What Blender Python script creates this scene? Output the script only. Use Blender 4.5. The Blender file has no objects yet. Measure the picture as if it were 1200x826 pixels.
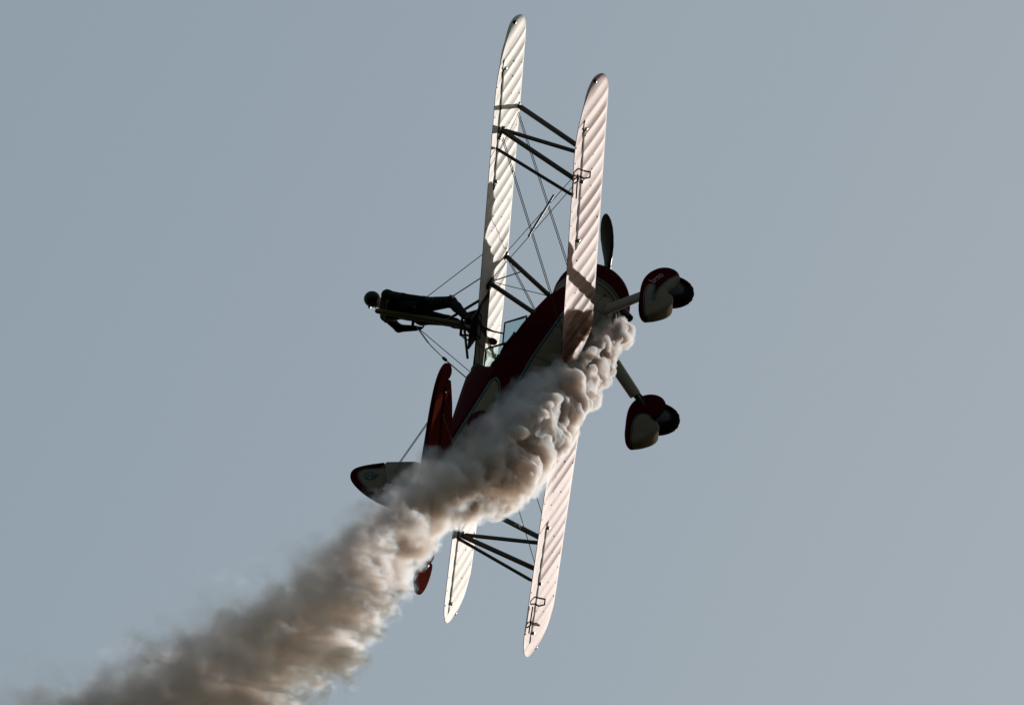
import bpy, bmesh, math, random
import numpy as np
from mathutils import Vector, Matrix

sc = bpy.context.scene
COL = sc.collection
rad = math.radians

# ------------------------------------------------------------------ camera, sky, sun
CAM_ELEV = rad(55)
cam_data = bpy.data.cameras.new('camera')
cam_data.sensor_width = 36.0
cam_data.lens = 398.7
cam_data.clip_start = 1.0
cam_data.clip_end = 60000.0
cam = bpy.data.objects.new('camera', cam_data)
COL.objects.link(cam)
cam.location = (0, 0, 1.7)
cam.rotation_euler = (math.pi / 2 + CAM_ELEV, 0, 0)
sc.camera = cam
CX = Vector((1, 0, 0))
CY = Vector((0, -math.sin(CAM_ELEV), math.cos(CAM_ELEV)))
CZ = Vector((0, -math.cos(CAM_ELEV), -math.sin(CAM_ELEV)))

# sun direction, given in the aeroplane's own frame (x nose, y left wing, z up)
SUN_PLANE = Vector((.77, .46, -.265))
# aeroplane attitude: columns nose / left wing / up, rows camera right / up / back
ATT = Matrix(((.3220, -.0885, -.9426), (.4461, -.8640, .2335), (-.8351, -.4956, -.2388)))
PLANE_CAM = Vector((91.16 / 86.05, 4.82 / 86.05, -154.43))


def cam2world(v):
    return CX * v[0] + CY * v[1] + CZ * v[2]


f3 = cam2world(ATT.col[0]).normalized()
u3 = cam2world(ATT.col[2]); u3 = (u3 - f3 * u3.dot(f3)).normalized()
l3 = u3.cross(f3)
PLANE_MAT = Matrix((f3, l3, u3)).transposed().to_4x4()
PLANE_MAT.translation = Vector(cam.location) + cam2world(PLANE_CAM)
sun_dir = (PLANE_MAT.to_3x3() @ SUN_PLANE).normalized()
SUN_EL = math.asin(sun_dir.z)
SUN_AZ = math.atan2(sun_dir.x, sun_dir.y)

world = bpy.data.worlds.new('World')
sc.world = world
world.use_nodes = True
wn = world.node_tree
bg = wn.nodes['Background']
sky = wn.nodes.new('ShaderNodeTexSky')
sky.sky_type = 'NISHITA'
sky.sun_disc = False
sky.sun_elevation = SUN_EL
sky.sun_rotation = SUN_AZ
sky.altitude = 0
sky.air_density = 2.8
sky.dust_density = 2.3
sky.ozone_density = 2.5
bg.inputs[1].default_value = .085
wn.links.new(sky.outputs[0], bg.inputs[0])

sun_data = bpy.data.lights.new('sun', 'SUN')
sun_data.energy = 4.5
sun_data.angle = rad(.5)
sun_data.color = (1.0, .92, .85)
sun = bpy.data.objects.new('sun', sun_data)
COL.objects.link(sun)
sun.rotation_euler = sun_dir.to_track_quat('Z', 'Y').to_euler()
sun.location = (30, 20, 60)

sc.view_settings.view_transform = 'Standard'
sc.view_settings.look = 'None'
sc.view_settings.exposure = -.20
sc.view_settings.gamma = 1.0
sc.render.engine = 'CYCLES'
cy = sc.cycles
cy.use_denoising = True
cy.max_bounces = 10
cy.diffuse_bounces = 2
cy.glossy_bounces = 3
cy.transmission_bounces = 4
cy.transparent_max_bounces = 8
cy.volume_bounces = 3
cy.volume_step_rate = .04
cy.volume_max_steps = 512
cy.caustics_reflective = False
cy.caustics_refractive = False

# ------------------------------------------------------------------ materials


def new_mat(name):
    m = bpy.data.materials.new(name)
    m.use_nodes = True
    nt = m.node_tree
    return m, nt, nt.nodes['Principled BSDF']


def plain(name, col, rough=.5, metal=0.0, vary=.15, scale=9.0, bump=0.0, coat=0.0, spec=.15):
    """flat colour with a little procedural wear in tone"""
    m, nt, b = new_mat(name)
    tc = nt.nodes.new('ShaderNodeTexCoord')
    no = nt.nodes.new('ShaderNodeTexNoise')
    no.inputs['Scale'].default_value = scale
    no.inputs['Detail'].default_value = 4
    nt.links.new(tc.outputs['Object'], no.inputs['Vector'])
    mx = nt.nodes.new('ShaderNodeMix'); mx.data_type = 'RGBA'
    mx.inputs[6].default_value = [c * (1 - vary) for c in col] + [1]
    mx.inputs[7].default_value = [min(1, c * (1 + vary)) for c in col] + [1]
    nt.links.new(no.outputs['Fac'], mx.inputs[0])
    nt.links.new(mx.outputs[2], b.inputs['Base Color'])
    b.inputs['Roughness'].default_value = rough
    b.inputs['Specular IOR Level'].default_value = spec
    b.inputs['Metallic'].default_value = metal
    b.inputs['Coat Weight'].default_value = coat
    if bump:
        bp = nt.nodes.new('ShaderNodeBump')
        bp.inputs['Strength'].default_value = bump
        bp.inputs['Distance'].default_value = .01
        nt.links.new(no.outputs['Fac'], bp.inputs['Height'])
        nt.links.new(bp.outputs[0], b.inputs['Normal'])
    return m


RED = (.045, .004, .007)
CREAM = (.18, .176, .15)
LINE = (.09, .15, .19)


def livery(name, w=.028, rough=.6):
    """paint scheme: the mesh carries 'paint', the distance in metres from the edge of the red"""
    m, nt, b = new_mat(name)
    at = nt.nodes.new('ShaderNodeAttribute'); at.attribute_name = 'paint'
    mp = nt.nodes.new('ShaderNodeMapRange')
    mp.inputs['From Min'].default_value = -.1
    mp.inputs['From Max'].default_value = .1
    nt.links.new(at.outputs['Fac'], mp.inputs['Value'])
    cr = nt.nodes.new('ShaderNodeValToRGB')
    e = cr.color_ramp.elements
    k = w / .2
    e[0].position = .5; e[0].color = (*RED, 1)
    e[1].position = .5 + .06; e[1].color = (*LINE, 1)
    cr.color_ramp.interpolation = 'LINEAR'
    for pos, c in ((.5 + .02, LINE), (.5 + k, LINE), (.5 + k + .02, (.02, .03, .04)),
                   (.5 + 1.6 * k, (.02, .03, .04)), (.5 + 1.6 * k + .02, CREAM)):
        n = e.new(pos); n.color = (*c, 1)
    e.remove(e[1]) if False else None
    nt.links.new(mp.outputs[0], cr.inputs[0])
    tc = nt.nodes.new('ShaderNodeTexCoord')
    no = nt.nodes.new('ShaderNodeTexNoise'); no.inputs['Scale'].default_value = 5; no.inputs['Detail'].default_value = 5
    nt.links.new(tc.outputs['Object'], no.inputs['Vector'])
    mx = nt.nodes.new('ShaderNodeMix'); mx.data_type = 'RGBA'; mx.blend_type = 'MULTIPLY'
    mx.inputs[0].default_value = .35
    nt.links.new(cr.outputs[0], mx.inputs[6])
    nt.links.new(no.outputs['Fac'], mx.inputs[7])
    nt.links.new(mx.outputs[2], b.inputs['Base Color'])
    b.inputs['Roughness'].default_value = rough
    b.inputs['Specular IOR Level'].default_value = .0
    return m


def fabric(name, col, root_brown=False):
    """doped white wing fabric: faint stains, slight sheen, thin enough to let some light through"""
    m, nt, b = new_mat(name)
    tc = nt.nodes.new('ShaderNodeTexCoord')
    mp = nt.nodes.new('ShaderNodeMapping'); mp.inputs['Scale'].default_value = (1.2, 6, 1)
    nt.links.new(tc.outputs['Object'], mp.inputs['Vector'])
    no = nt.nodes.new('ShaderNodeTexNoise'); no.inputs['Scale'].default_value = 2.4; no.inputs['Detail'].default_value = 6
    nt.links.new(mp.outputs[0], no.inputs['Vector'])
    cr = nt.nodes.new('ShaderNodeValToRGB')
    cr.color_ramp.elements[0].position = .3; cr.color_ramp.elements[0].color = [c * .82 for c in col] + [1]
    cr.color_ramp.elements[1].position = .6; cr.color_ramp.elements[1].color = [*col, 1]
    nt.links.new(no.outputs['Fac'], cr.inputs[0])
    col_out = cr.outputs[0]
    if root_brown:
        # noise-edged brown patch along the right wing root
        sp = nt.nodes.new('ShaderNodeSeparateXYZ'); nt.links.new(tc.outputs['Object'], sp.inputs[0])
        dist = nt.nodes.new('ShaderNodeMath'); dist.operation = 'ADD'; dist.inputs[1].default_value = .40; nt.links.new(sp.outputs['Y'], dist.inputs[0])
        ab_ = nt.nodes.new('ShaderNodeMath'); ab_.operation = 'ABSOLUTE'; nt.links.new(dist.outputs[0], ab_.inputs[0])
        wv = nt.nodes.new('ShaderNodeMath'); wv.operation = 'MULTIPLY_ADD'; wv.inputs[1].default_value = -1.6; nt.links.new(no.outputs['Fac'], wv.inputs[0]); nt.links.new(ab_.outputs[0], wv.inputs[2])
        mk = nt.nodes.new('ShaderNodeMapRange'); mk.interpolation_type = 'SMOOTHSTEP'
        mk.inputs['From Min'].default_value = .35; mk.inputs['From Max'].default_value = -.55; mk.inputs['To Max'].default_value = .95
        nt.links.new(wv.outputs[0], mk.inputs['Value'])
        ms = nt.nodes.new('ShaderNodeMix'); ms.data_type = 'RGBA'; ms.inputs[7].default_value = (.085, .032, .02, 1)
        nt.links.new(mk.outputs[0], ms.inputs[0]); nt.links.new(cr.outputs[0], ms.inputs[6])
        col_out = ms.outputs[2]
    nt.links.new(col_out, b.inputs['Base Color'])
    b.inputs['Roughness'].default_value = .58
    b.inputs['Specular IOR Level'].default_value = .035
    bp = nt.nodes.new('ShaderNodeBump'); bp.inputs['Strength'].default_value = .25; bp.inputs['Distance'].default_value = .01
    n2 = nt.nodes.new('ShaderNodeTexNoise'); n2.inputs['Scale'].default_value = 9; n2.inputs['Detail'].default_value = 3
    nt.links.new(tc.outputs['Object'], n2.inputs['Vector'])
    nt.links.new(n2.outputs['Fac'], bp.inputs['Height'])
    nt.links.new(bp.outputs[0], b.inputs['Normal'])
    return m


M = dict(
    fabric_up=fabric('white_wing_fabric', (.58, .575, .565)),
    fabric_lo=fabric('pinkish_wing_fabric', (.41, .275, .285), root_brown=True),
    livery=livery('livery_paint'),
    livery_small=livery('livery_paint_fairings', w=.014),
    red=plain('dark_red_paint', RED, .6, spec=.03),
    tail=plain('dark_red_tail_fabric', (.08, .014, .010), .95, spec=0),
    cream=plain('cream_paint', CREAM, .6, spec=.05),
    black=plain('black_paint', (.02, .02, .02), .45),
    strut=plain('dark_olive_strut_paint', (.045, .043, .032), .55),
    pole=plain('olive_pole_paint', (.11, .10, .065), .7),
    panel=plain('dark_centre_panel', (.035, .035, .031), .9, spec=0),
    rubber=plain('tyre_rubber', (.010, .010, .010), .9, bump=.3, scale=40, spec=.0),
    steel=plain('steel_cable', (.13, .13, .13), .35, metal=.7),
    exhaust=plain('burnt_exhaust_steel', (.03, .028, .027), .55, metal=.5),
    gap=plain('dark_gap', (.01, .01, .01), .9),
    suit=plain('dark_flying_suit', (.016, .018, .020), .85, bump=.4, scale=14),
    jacket=plain('dark_red_vest', (.05, .012, .016), .8),
    strap=plain('olive_strap', (.10, .09, .06), .8),
    skin=plain('skin', (.42, .27, .20), .6),
    helmet=plain('dark_helmet', (.018, .015, .017), .4),
    grey_line=plain('blue_grey_line', LINE, .4),
    dgreen=plain('emblem_dark', (.025, .04, .035), .5),
    flag_red=plain('flag_red', (.10, .012, .03), .4),
    flag_white=plain('flag_white', (.45, .42, .47), .4),
    flag_blue=plain('flag_blue', (.06, .04, .12), .4),
    letter=plain('pale_lettering', (.26, .22, .19), .5),
    brass=plain('pale_metal', (.55, .5, .42), .3, metal=.6),
)
gm, gnt, gb = new_mat('windscreen_glass')
gnt.nodes.remove(gb)
gl = gnt.nodes.new('ShaderNodeBsdfGlossy'); gl.inputs['Roughness'].default_value = .05; gl.inputs['Color'].default_value = (.8, .9, .9, 1)
tr = gnt.nodes.new('ShaderNodeBsdfTransparent'); tr.inputs['Color'].default_value = (.62, .80, .80, 1)
mxs = gnt.nodes.new('ShaderNodeMixShader'); mxs.inputs[0].default_value = .08
gnt.links.new(tr.outputs[0], mxs.inputs[1]); gnt.links.new(gl.outputs[0], mxs.inputs[2])
gnt.links.new(mxs.outputs[0], gnt.nodes['Material Output'].inputs['Surface'])
M['glass'] = gm

# ------------------------------------------------------------------ builders


def link(name, me, mat, parent=None):
    o = bpy.data.objects.new(name, me)
    COL.objects.link(o)
    for m in (mat if isinstance(mat, (list, tuple)) else [mat]):
        me.materials.append(m)
    if parent is not None:
        o.parent = parent
    return o


def mesh_obj(name, verts, faces, mat, parent=None, smooth=True, sharp=None, paint=None):
    me = bpy.data.meshes.new(name)
    me.from_pydata([tuple(v) for v in verts], [], [tuple(f) for f in faces])
    if smooth:
        me.shade_smooth()
        if sharp:
            me.set_sharp_from_angle(angle=sharp)
    if paint is not None:
        a = me.attributes.new('paint', 'FLOAT', 'POINT')
        a.data.foreach_set('value', np.asarray(paint, dtype=np.float32))
    me.update()
    return link(name, me, mat, parent)


def frame_for(d):
    d = Vector(d).normalized()
    a = Vector((0, 1, 0)) if abs(d.y) < .9 else Vector((1, 0, 0))
    s = d.cross(a).normalized()
    return d, s, s.cross(d).normalized()


def tube_geo(pts, radii, seg=10, flat=1.0, along=None):
    """capped tube through pts; flat squeezes it across `along` (a streamlined strut keeps its width along `along`)"""
    pts = [Vector(p) for p in pts]
    if not hasattr(radii, '__len__'):
        radii = [radii] * len(pts)
    V, F = [], []
    for i, p in enumerate(pts):
        if i == 0: d = pts[1] - pts[0]
        elif i == len(pts) - 1: d = pts[-1] - pts[-2]
        else: d = (pts[i + 1] - pts[i]).normalized() + (pts[i] - pts[i - 1]).normalized()
        d = d.normalized()
        if along is not None:
            a = Vector(along); a = (a - d * a.dot(d)).normalized(); b = d.cross(a)
        else:
            _, a, b = frame_for(d)
        for k in range(seg):
            t = 2 * math.pi * k / seg
            V.append(p + a * (radii[i] * math.cos(t)) + b * (radii[i] * flat * math.sin(t)))
    n = len(pts)
    for i in range(n - 1):
        for k in range(seg):
            k2 = (k + 1) % seg
            F.append((i * seg + k, i * seg + k2, (i + 1) * seg + k2, (i + 1) * seg + k))
    F.append(tuple(range(seg - 1, -1, -1)))
    F.append(tuple((n - 1) * seg + k for k in range(seg)))
    return V, F


def tube(name, pts, r, mat, parent, seg=10, flat=1.0, along=None):
    V, F = tube_geo(pts, r, seg, flat, along)
    return mesh_obj(name, V, F, mat, parent, sharp=rad(50))


def join_geo(parts):
    V, F = [], []
    for v, f in parts:
        o = len(V); V += list(v); F += [tuple(i + o for i in q) for q in f]
    return V, F


def box_geo(c, h):
    V = [(c[0] + sx * h[0], c[1] + sy * h[1], c[2] + sz * h[2]) for sx in (-1, 1) for sy in (-1, 1) for sz in (-1, 1)]
    F = [(0, 1, 3, 2), (4, 6, 7, 5), (0, 4, 5, 1), (2, 3, 7, 6), (0, 2, 6, 4), (1, 5, 7, 3)]
    return V, F


def surface_nets(f, org, h):
    """vertices and quads of the zero level of the grid f (negative inside)"""
    ins = f < 0
    nx, ny, nz = f.shape
    c = lambda a, i, j, k: a[i:nx - 1 + i, j:ny - 1 + j, k:nz - 1 + k]
    any_in = np.zeros((nx - 1, ny - 1, nz - 1), bool); all_in = np.ones_like(any_in)
    for i in (0, 1):
        for j in (0, 1):
            for k in (0, 1):
                q = c(ins, i, j, k); any_in |= q; all_in &= q
    I, J, K = np.nonzero(any_in & ~all_in)
    idx = np.full((nx - 1, ny - 1, nz - 1), -1, np.int64)
    idx[I, J, K] = np.arange(len(I))
    pos = np.zeros((len(I), 3)); cnt = np.zeros(len(I))
    cor = [(i, j, k) for i in (0, 1) for j in (0, 1) for k in (0, 1)]
    for a in cor:
        for ax in range(3):
            if a[ax]: continue
            b = list(a); b[ax] = 1
            fa = f[I + a[0], J + a[1], K + a[2]]; fb = f[I + b[0], J + b[1], K + b[2]]
            m = (fa < 0) != (fb < 0)
            t = np.where(m, fa / np.where(m, fa - fb, 1), 0)
            p = np.tile(np.array(a, float), (len(I), 1)); p[:, ax] += t
            pos[m] += p[m]; cnt[m] += 1
    pos = pos / cnt[:, None] + np.stack([I, J, K], 1)
    quads = []
    for ax in range(3):
        sl0 = [slice(None)] * 3; sl1 = [slice(None)] * 3
        sl0[ax] = slice(0, -1); sl1[ax] = slice(1, None)
        a, b = ins[tuple(sl0)], ins[tuple(sl1)]
        P = np.stack(np.nonzero(a != b), 1)
        u, v = (ax + 1) % 3, (ax + 2) % 3
        P = P[(P[:, u] > 0) & (P[:, v] > 0) & (P[:, u] < f.shape[u] - 1) & (P[:, v] < f.shape[v] - 1)]
        s = a[P[:, 0], P[:, 1], P[:, 2]]
        def at(du, dv):
            Q = P.copy(); Q[:, u] -= du; Q[:, v] -= dv
            return idx[Q[:, 0], Q[:, 1], Q[:, 2]]
        q = np.stack([at(1, 1), at(0, 1), at(0, 0), at(1, 0)], 1)
        q[~s] = q[~s][:, ::-1]
        quads.append(q)
    return pos * h + np.asarray(org), np.concatenate(quads)


def mesh_np(name, V, Q, mat, parent=None, paint=None, matidx=None):
    me = bpy.data.meshes.new(name)
    me.vertices.add(len(V)); me.vertices.foreach_set('co', np.asarray(V, np.float32).ravel())
    me.loops.add(Q.size); me.loops.foreach_set('vertex_index', Q.astype(np.int32).ravel())
    me.polygons.add(len(Q)); me.polygons.foreach_set('loop_start', np.arange(0, Q.size, 4, dtype=np.int32))
    me.update(calc_edges=True)
    me.validate()
    me.shade_smooth()
    if paint is not None:
        a = me.attributes.new('paint', 'FLOAT', 'POINT'); a.data.foreach_set('value', np.asarray(paint, np.float32))
    o = link(name, me, mat, parent)
    if matidx is not None:
        me.polygons.foreach_set('material_index', np.asarray(matidx, np.int32))
    return o


def grid_for(lo, hi, h):
    ax = [np.arange(lo[i], hi[i] + h, h) for i in range(3)]
    return np.meshgrid(*ax, indexing='ij')


def poly_sdf(px, py, poly):
    poly = np.asarray(poly, float)
    d = np.full(px.shape, 1e9); s = np.ones(px.shape)
    n = len(poly)
    for i in range(n):
        a = poly[i]; b = poly[i - 1]
        ex, ey = b - a
        wx, wy = px - a[0], py - a[1]
        t = np.clip((wx * ex + wy * ey) / (ex * ex + ey * ey + 1e-12), 0, 1)
        bx, by = wx - ex * t, wy - ey * t
        d = np.minimum(d, bx * bx + by * by)
        c1 = py >= a[1]; c2 = py < b[1]; c3 = ex * wy > ey * wx
        flip = (c1 & c2 & c3) | (~c1 & ~c2 & ~c3)
        s = np.where(flip, -s, s)
    return s * np.sqrt(d)


def smooth_poly(pts, n=6):
    """closed Catmull-Rom through pts"""
    P = [np.array(p, float) for p in pts]; out = []
    m = len(P)
    for i in range(m):
        p0, p1, p2, p3 = P[i - 1], P[i], P[(i + 1) % m], P[(i + 2) % m]
        for k in range(n):
            t = k / n
            out.append(.5 * ((2 * p1) + (-p0 + p2) * t + (2 * p0 - 5 * p1 + 4 * p2 - p3) * t * t + (-p0 + 3 * p1 - 3 * p2 + p3) * t ** 3))
    return np.array(out)


def plate(name, poly, plane, off, half, h, mat, parent, rnd=.03, taper=None, paintf=None):
    """a rounded slab: outline `poly` in the plane 'xz' or 'xy', thickness 2*half about off"""
    poly = np.asarray(poly, float)
    lo2, hi2 = poly.min(0) - 3 * h, poly.max(0) + 3 * h
    if plane == 'xz':
        lo = (lo2[0], off - half - 3 * h, lo2[1]); hi = (hi2[0], off + half + 3 * h, hi2[1])
    else:
        lo = (lo2[0], lo2[1], off - half - 3 * h); hi = (hi2[0], hi2[1], off + half + 3 * h)
    X, Y, Z = grid_for(lo, hi, h)
    if plane == 'xz':
        d2 = poly_sdf(X[:, 0, :], Z[:, 0, :], poly)[:, None, :] + 0 * Y; w = np.abs(Y - off)
    else:
        d2 = poly_sdf(X[:, :, 0], Y[:, :, 0], poly)[:, :, None] + 0 * Z; w = np.abs(Z - off)
    hh = half if taper is None else half * taper(X, Y, Z)
    r = min(rnd, half * .98)
    a, b = d2 + r, w - hh + r
    f = np.minimum(np.maximum(a, b), 0) + np.hypot(np.maximum(a, 0), np.maximum(b, 0)) - r
    V, Q = surface_nets(f, (X[0, 0, 0], Y[0, 0, 0], Z[0, 0, 0]), h)
    return mesh_np(name, V, Q, mat, parent, paint=None if paintf is None else paintf(V))


def tag(o, label, cat, group=None, kind=None):
    o['label'] = label; o['category'] = cat
    if group: o['group'] = group
    if kind: o['kind'] = kind
    return o


# ------------------------------------------------------------------ the biplane
plane = bpy.data.objects.new('biplane', None)
COL.objects.link(plane)
plane.matrix_world = PLANE_MAT
plane.empty_display_size = .5
tag(plane, 'white and dark red two seat biplane climbing steeply with smoke pouring from its nose', 'biplane')

CH = 1.534
WING = {1: dict(x0=.676, z0=1.473, inc=rad(4.97), dih=math.tan(rad(1.02)), h=4.66, hinge=.765, yi=2.36, yo=4.36),
        0: dict(x0=0.0, z0=0.0, inc=rad(2.79), dih=math.tan(rad(1.97)), h=4.45, hinge=.735, yi=2.13, yo=4.10)}


def wpt(up, c, y, dz=0.0):
    w = WING[up]
    return Vector((w['x0'] - c * CH * math.cos(w['inc']), y, w['z0'] - (c - .3) * CH * math.sin(w['inc']) + abs(y) * w['dih'] + dz))


def thick(u):
    u = min(max(u, 0.0), 1.0)
    return 5 * .125 * (.2969 * math.sqrt(u) - .126 * u - .3516 * u * u + .2843 * u ** 3 - .1036 * u ** 4)


def camber(u):
    m, p = .028, .4
    return m / p ** 2 * (2 * p * u - u * u) if u < p else m / (1 - p) ** 2 * ((1 - 2 * p) + 2 * p * u - u * u)


RIB = .24


def sag(y):
    f = (abs(y) / RIB) % 1.0
    k = int(abs(y) / RIB) + (40 if y < 0 else 0)
    return 4 * f * (1 - f) * (.55 + .8 * ((k * 7919) % 13) / 13)


def tip(up, y):
    h = WING[up]['h']; a = abs(y)
    t1 = min(max((a - (h - .50)) / .50, 0), 1); t2 = min(max((a - (h - .78)) / .78, 0), 1)
    le = .42 * (1 - math.sqrt(max(1 - t1 ** 2.2, 0)))
    te = 1 - .56 * (1 - math.sqrt(max(1 - t2 ** 2.2, 0)))
    return le, te


def wing_section(up, y, c0, c1, depth=.0165):
    """closed ring of an aerofoil slice between chord stations c0 and c1 (fractions of the full chord)"""
    le, te = tip(up, y)
    span = max(te - le, .012)
    sc_ = span ** .8
    n = 15
    ring = []
    cs = []
    a0 = max((c0 - le) / span, 0); a1 = min((c1 - le) / span, 1)
    a1 = max(a1, a0 + .001)
    for k in range(n):
        t = k / (n - 1)
        if c0 <= 0.0: t = t * t * (.55 + .45 * t) if True else t
        cs.append(a0 + (a1 - a0) * t)
    fade = min(1.0, max(0.0, (WING[up]['h'] - abs(y)) / .5))
    low, upp = [], []
    for u in cs:
        s = depth * sag(y) * fade * min(1, max(0, (u - .03) / .10)) * min(1, (1.0 - u) / .06 + .0)
        zl = (camber(u) - thick(u)) * CH * sc_ + s
        zu = (camber(u) + thick(u)) * CH * sc_ - s * .8
        if zu - zl < .008: zu = zl + .008
        c = le + u * span
        low.append(wpt(up, c, y, zl - .012)); upp.append(wpt(up, c, y, zu - .012))
    ring = low + upp[::-1]
    return ring


def loft(rings):
    V, F = [], []
    m = len(rings[0])
    for r in rings: V += r
    for i in range(len(rings) - 1):
        for k in range(m):
            k2 = (k + 1) % m
            F.append((i * m + k, (i + 1) * m + k, (i + 1) * m + k2, i * m + k2))
    F.append(tuple(range(m))); o = (len(rings) - 1) * m
    F.append(tuple(o + k for k in range(m - 1, -1, -1)))
    return V, F


def stations(a, b, step=RIB / 6):
    n = max(2, int(round((b - a) / step)))
    ys = [a + (b - a) * i / n for i in range(n + 1)]
    # ribs fall exactly on a station so that their line stays crisp
    for k in range(-24, 25):
        r = k * RIB
        if a < r < b:
            j = min(range(len(ys)), key=lambda q: abs(ys[q] - r))
            if 0 < j < len(ys) - 1: ys[j] = r
    return ys


def build_wing(up, mat):
    w = WING[up]; h, hg, yi, yo = w['h'], w['hinge'], w['yi'], w['yo']
    parts = []
    hs = []
    for a, b, c1 in ((-h, -yo, 1), (-yo, -yi, hg), (-yi, yi, 1), (yi, yo, hg), (yo, h, 1)):
        ys = stations(a, b)
        if a == -h: ys = [-h + .0005, -h + .006, -h + .02, -h + .05] + [y for y in ys if y > -h + .07]
        if b == h: ys = [y for y in ys if y < h - .07] + [h - .05, h - .02, h - .006, h - .0005]
        parts.append(loft([wing_section(up, y, 0, c1) for y in ys]))
    V, F = join_geo(parts)
    wing = mesh_obj('upper_wing' if up else 'lower_wing', V, F, mat, plane, sharp=rad(14))
    g = .013
    for s in (-1, 1):
        a, b = sorted((s * (yi + g * .8), s * (yo - g * .8)))
        V, F = loft([wing_section(up, y, hg + .057, 1, .005) for y in stations(a, b)])
        ail = mesh_obj('aileron', V, F, mat, wing, sharp=rad(14))
        # black strip closing the slot between wing and aileron, coloured as its shade
        ys = [a + (b - a) * k / 12 for k in range(13)]
        V, F = loft([[wpt(up, c, y, (camber(.77) - thick(.77)) * CH + z) for c, z in ((hg + .001, -.013), (hg + .056, -.013), (hg + .056, .02), (hg + .001, .02))] for y in ys if abs(y) < h - .45])
        mesh_obj('aileron_slot_shade', V, F, M['gap'], wing, smooth=False)
    return wing


upper_wing = build_wing(1, M['fabric_up'])
upper_wing['label'] = 'white fabric upper wing with ribs showing'
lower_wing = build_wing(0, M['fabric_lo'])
lower_wing['label'] = 'pinkish white lower wing with ribs showing'

# dark panel along the rear of the upper wing's centre section
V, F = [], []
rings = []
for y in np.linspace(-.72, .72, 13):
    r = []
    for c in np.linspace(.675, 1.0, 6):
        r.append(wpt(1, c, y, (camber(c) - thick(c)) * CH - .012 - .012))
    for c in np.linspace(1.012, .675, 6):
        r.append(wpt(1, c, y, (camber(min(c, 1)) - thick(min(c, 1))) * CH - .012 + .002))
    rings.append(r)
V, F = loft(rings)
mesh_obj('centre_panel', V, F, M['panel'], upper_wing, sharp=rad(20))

# aileron horns, hinge brackets, pitot tube
for up, w_ in ((1, upper_wing), (0, lower_wing)):
    W = WING[up]
    for s in (-1, 1):
        for yy in (W['yi'] + .12, 3.15, W['yo'] - .15):
            p = wpt(up, W['hinge'], s * yy, (camber(.75) - thick(.75)) * CH - .02)
            V, F = box_geo(p, (.035, .008, .018))
            mesh_obj('hinge_bracket', V, F, M['brass'], w_)
for s, yy in ((-1, 3.28), (1, 3.42)):
    p = wpt(0, WING[0]['hinge'], s * yy, -.05)
    tube('aileron_horn', [p + Vector((-.10, 0, .02)), p + Vector((-.13, 0, -.05)), p + Vector((-.03, .02, -.10)), p + Vector((.08, .0, -.07)), p + Vector((.07, 0, .02))], .012, M['black'], lower_wing, 6)
for s, y0, y1 in ((-1, 3.05, 3.42), (1, 3.35, 3.78)):
    a, b = wpt(0, .93, s * y0, -.045), wpt(0, .93, s * y1, -.045)
    tube('trim_tab_rod', [a, b], .010, M['black'], lower_wing, 6)
    m_ = wpt(0, .93, s * (y0 + .7 * (y1 - y0)), -.05)
    tube('trim_tab_arm', [m_ + Vector((.10, 0, .02)), m_, m_ + Vector((-.07, 0, .02))], .012, M['black'], lower_wing, 6)

# pale dots added as glints along ribs and hinge lines, one mesh per wing
def ellipsoid(name, c, r, mat, parent, rot=None, seg=20):
    me = bpy.data.meshes.new(name); bm = bmesh.new()
    bmesh.ops.create_uvsphere(bm, u_segments=seg, v_segments=seg // 2 + 2, radius=1)
    for v in bm.verts: v.co = Vector((v.co.x * r[0], v.co.y * r[1], v.co.z * r[2]))
    bm.to_mesh(me); bm.free(); me.shade_smooth()
    o = link(name, me, mat, parent); o.location = c
    if rot: o.rotation_euler = rot
    return o


for up, w_ in ((1, upper_wing), (0, lower_wing)):
    parts = []
    rr = random.Random(5 + up)
    for k in range(-21, 22):
        y = k * RIB
        if abs(y) > WING[up]['h'] - .55: continue
        for c in (.965, WING[up]['hinge'] - .02, .16, .45):
            if rr.random() < .5: continue
            p = wpt(up, c, y + rr.uniform(-.02, .02), (camber(c) - thick(c)) * CH - .014)
            q = rr.uniform(.004, .009)
            parts.append(box_geo(p, (q * 1.3, q, .003)))
    V, F = join_geo(parts)
    g_ = mesh_obj('glint_dots', V, F, M['fabric_up'], w_, smooth=False)
    g_['kind'] = 'stuff'
    for s in (-1, 1):
        h_ = WING[up]['h']
        ellipsoid('tip_light', wpt(up, .44, s * (h_ - .01), -.01), (.05, .035, .025), M['helmet'], w_, seg=10)

# ---- struts and wires
def strut(name, a, b, r, parent=plane, flat=.42, mat='strut', seg=10):
    a, b = Vector(a), Vector(b)
    return tube(name, [a, a.lerp(b, .03), a.lerp(b, .97), b], [r * .55, r, r, r * .55], M[mat], parent, seg, flat, (1, 0, 0))


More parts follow.
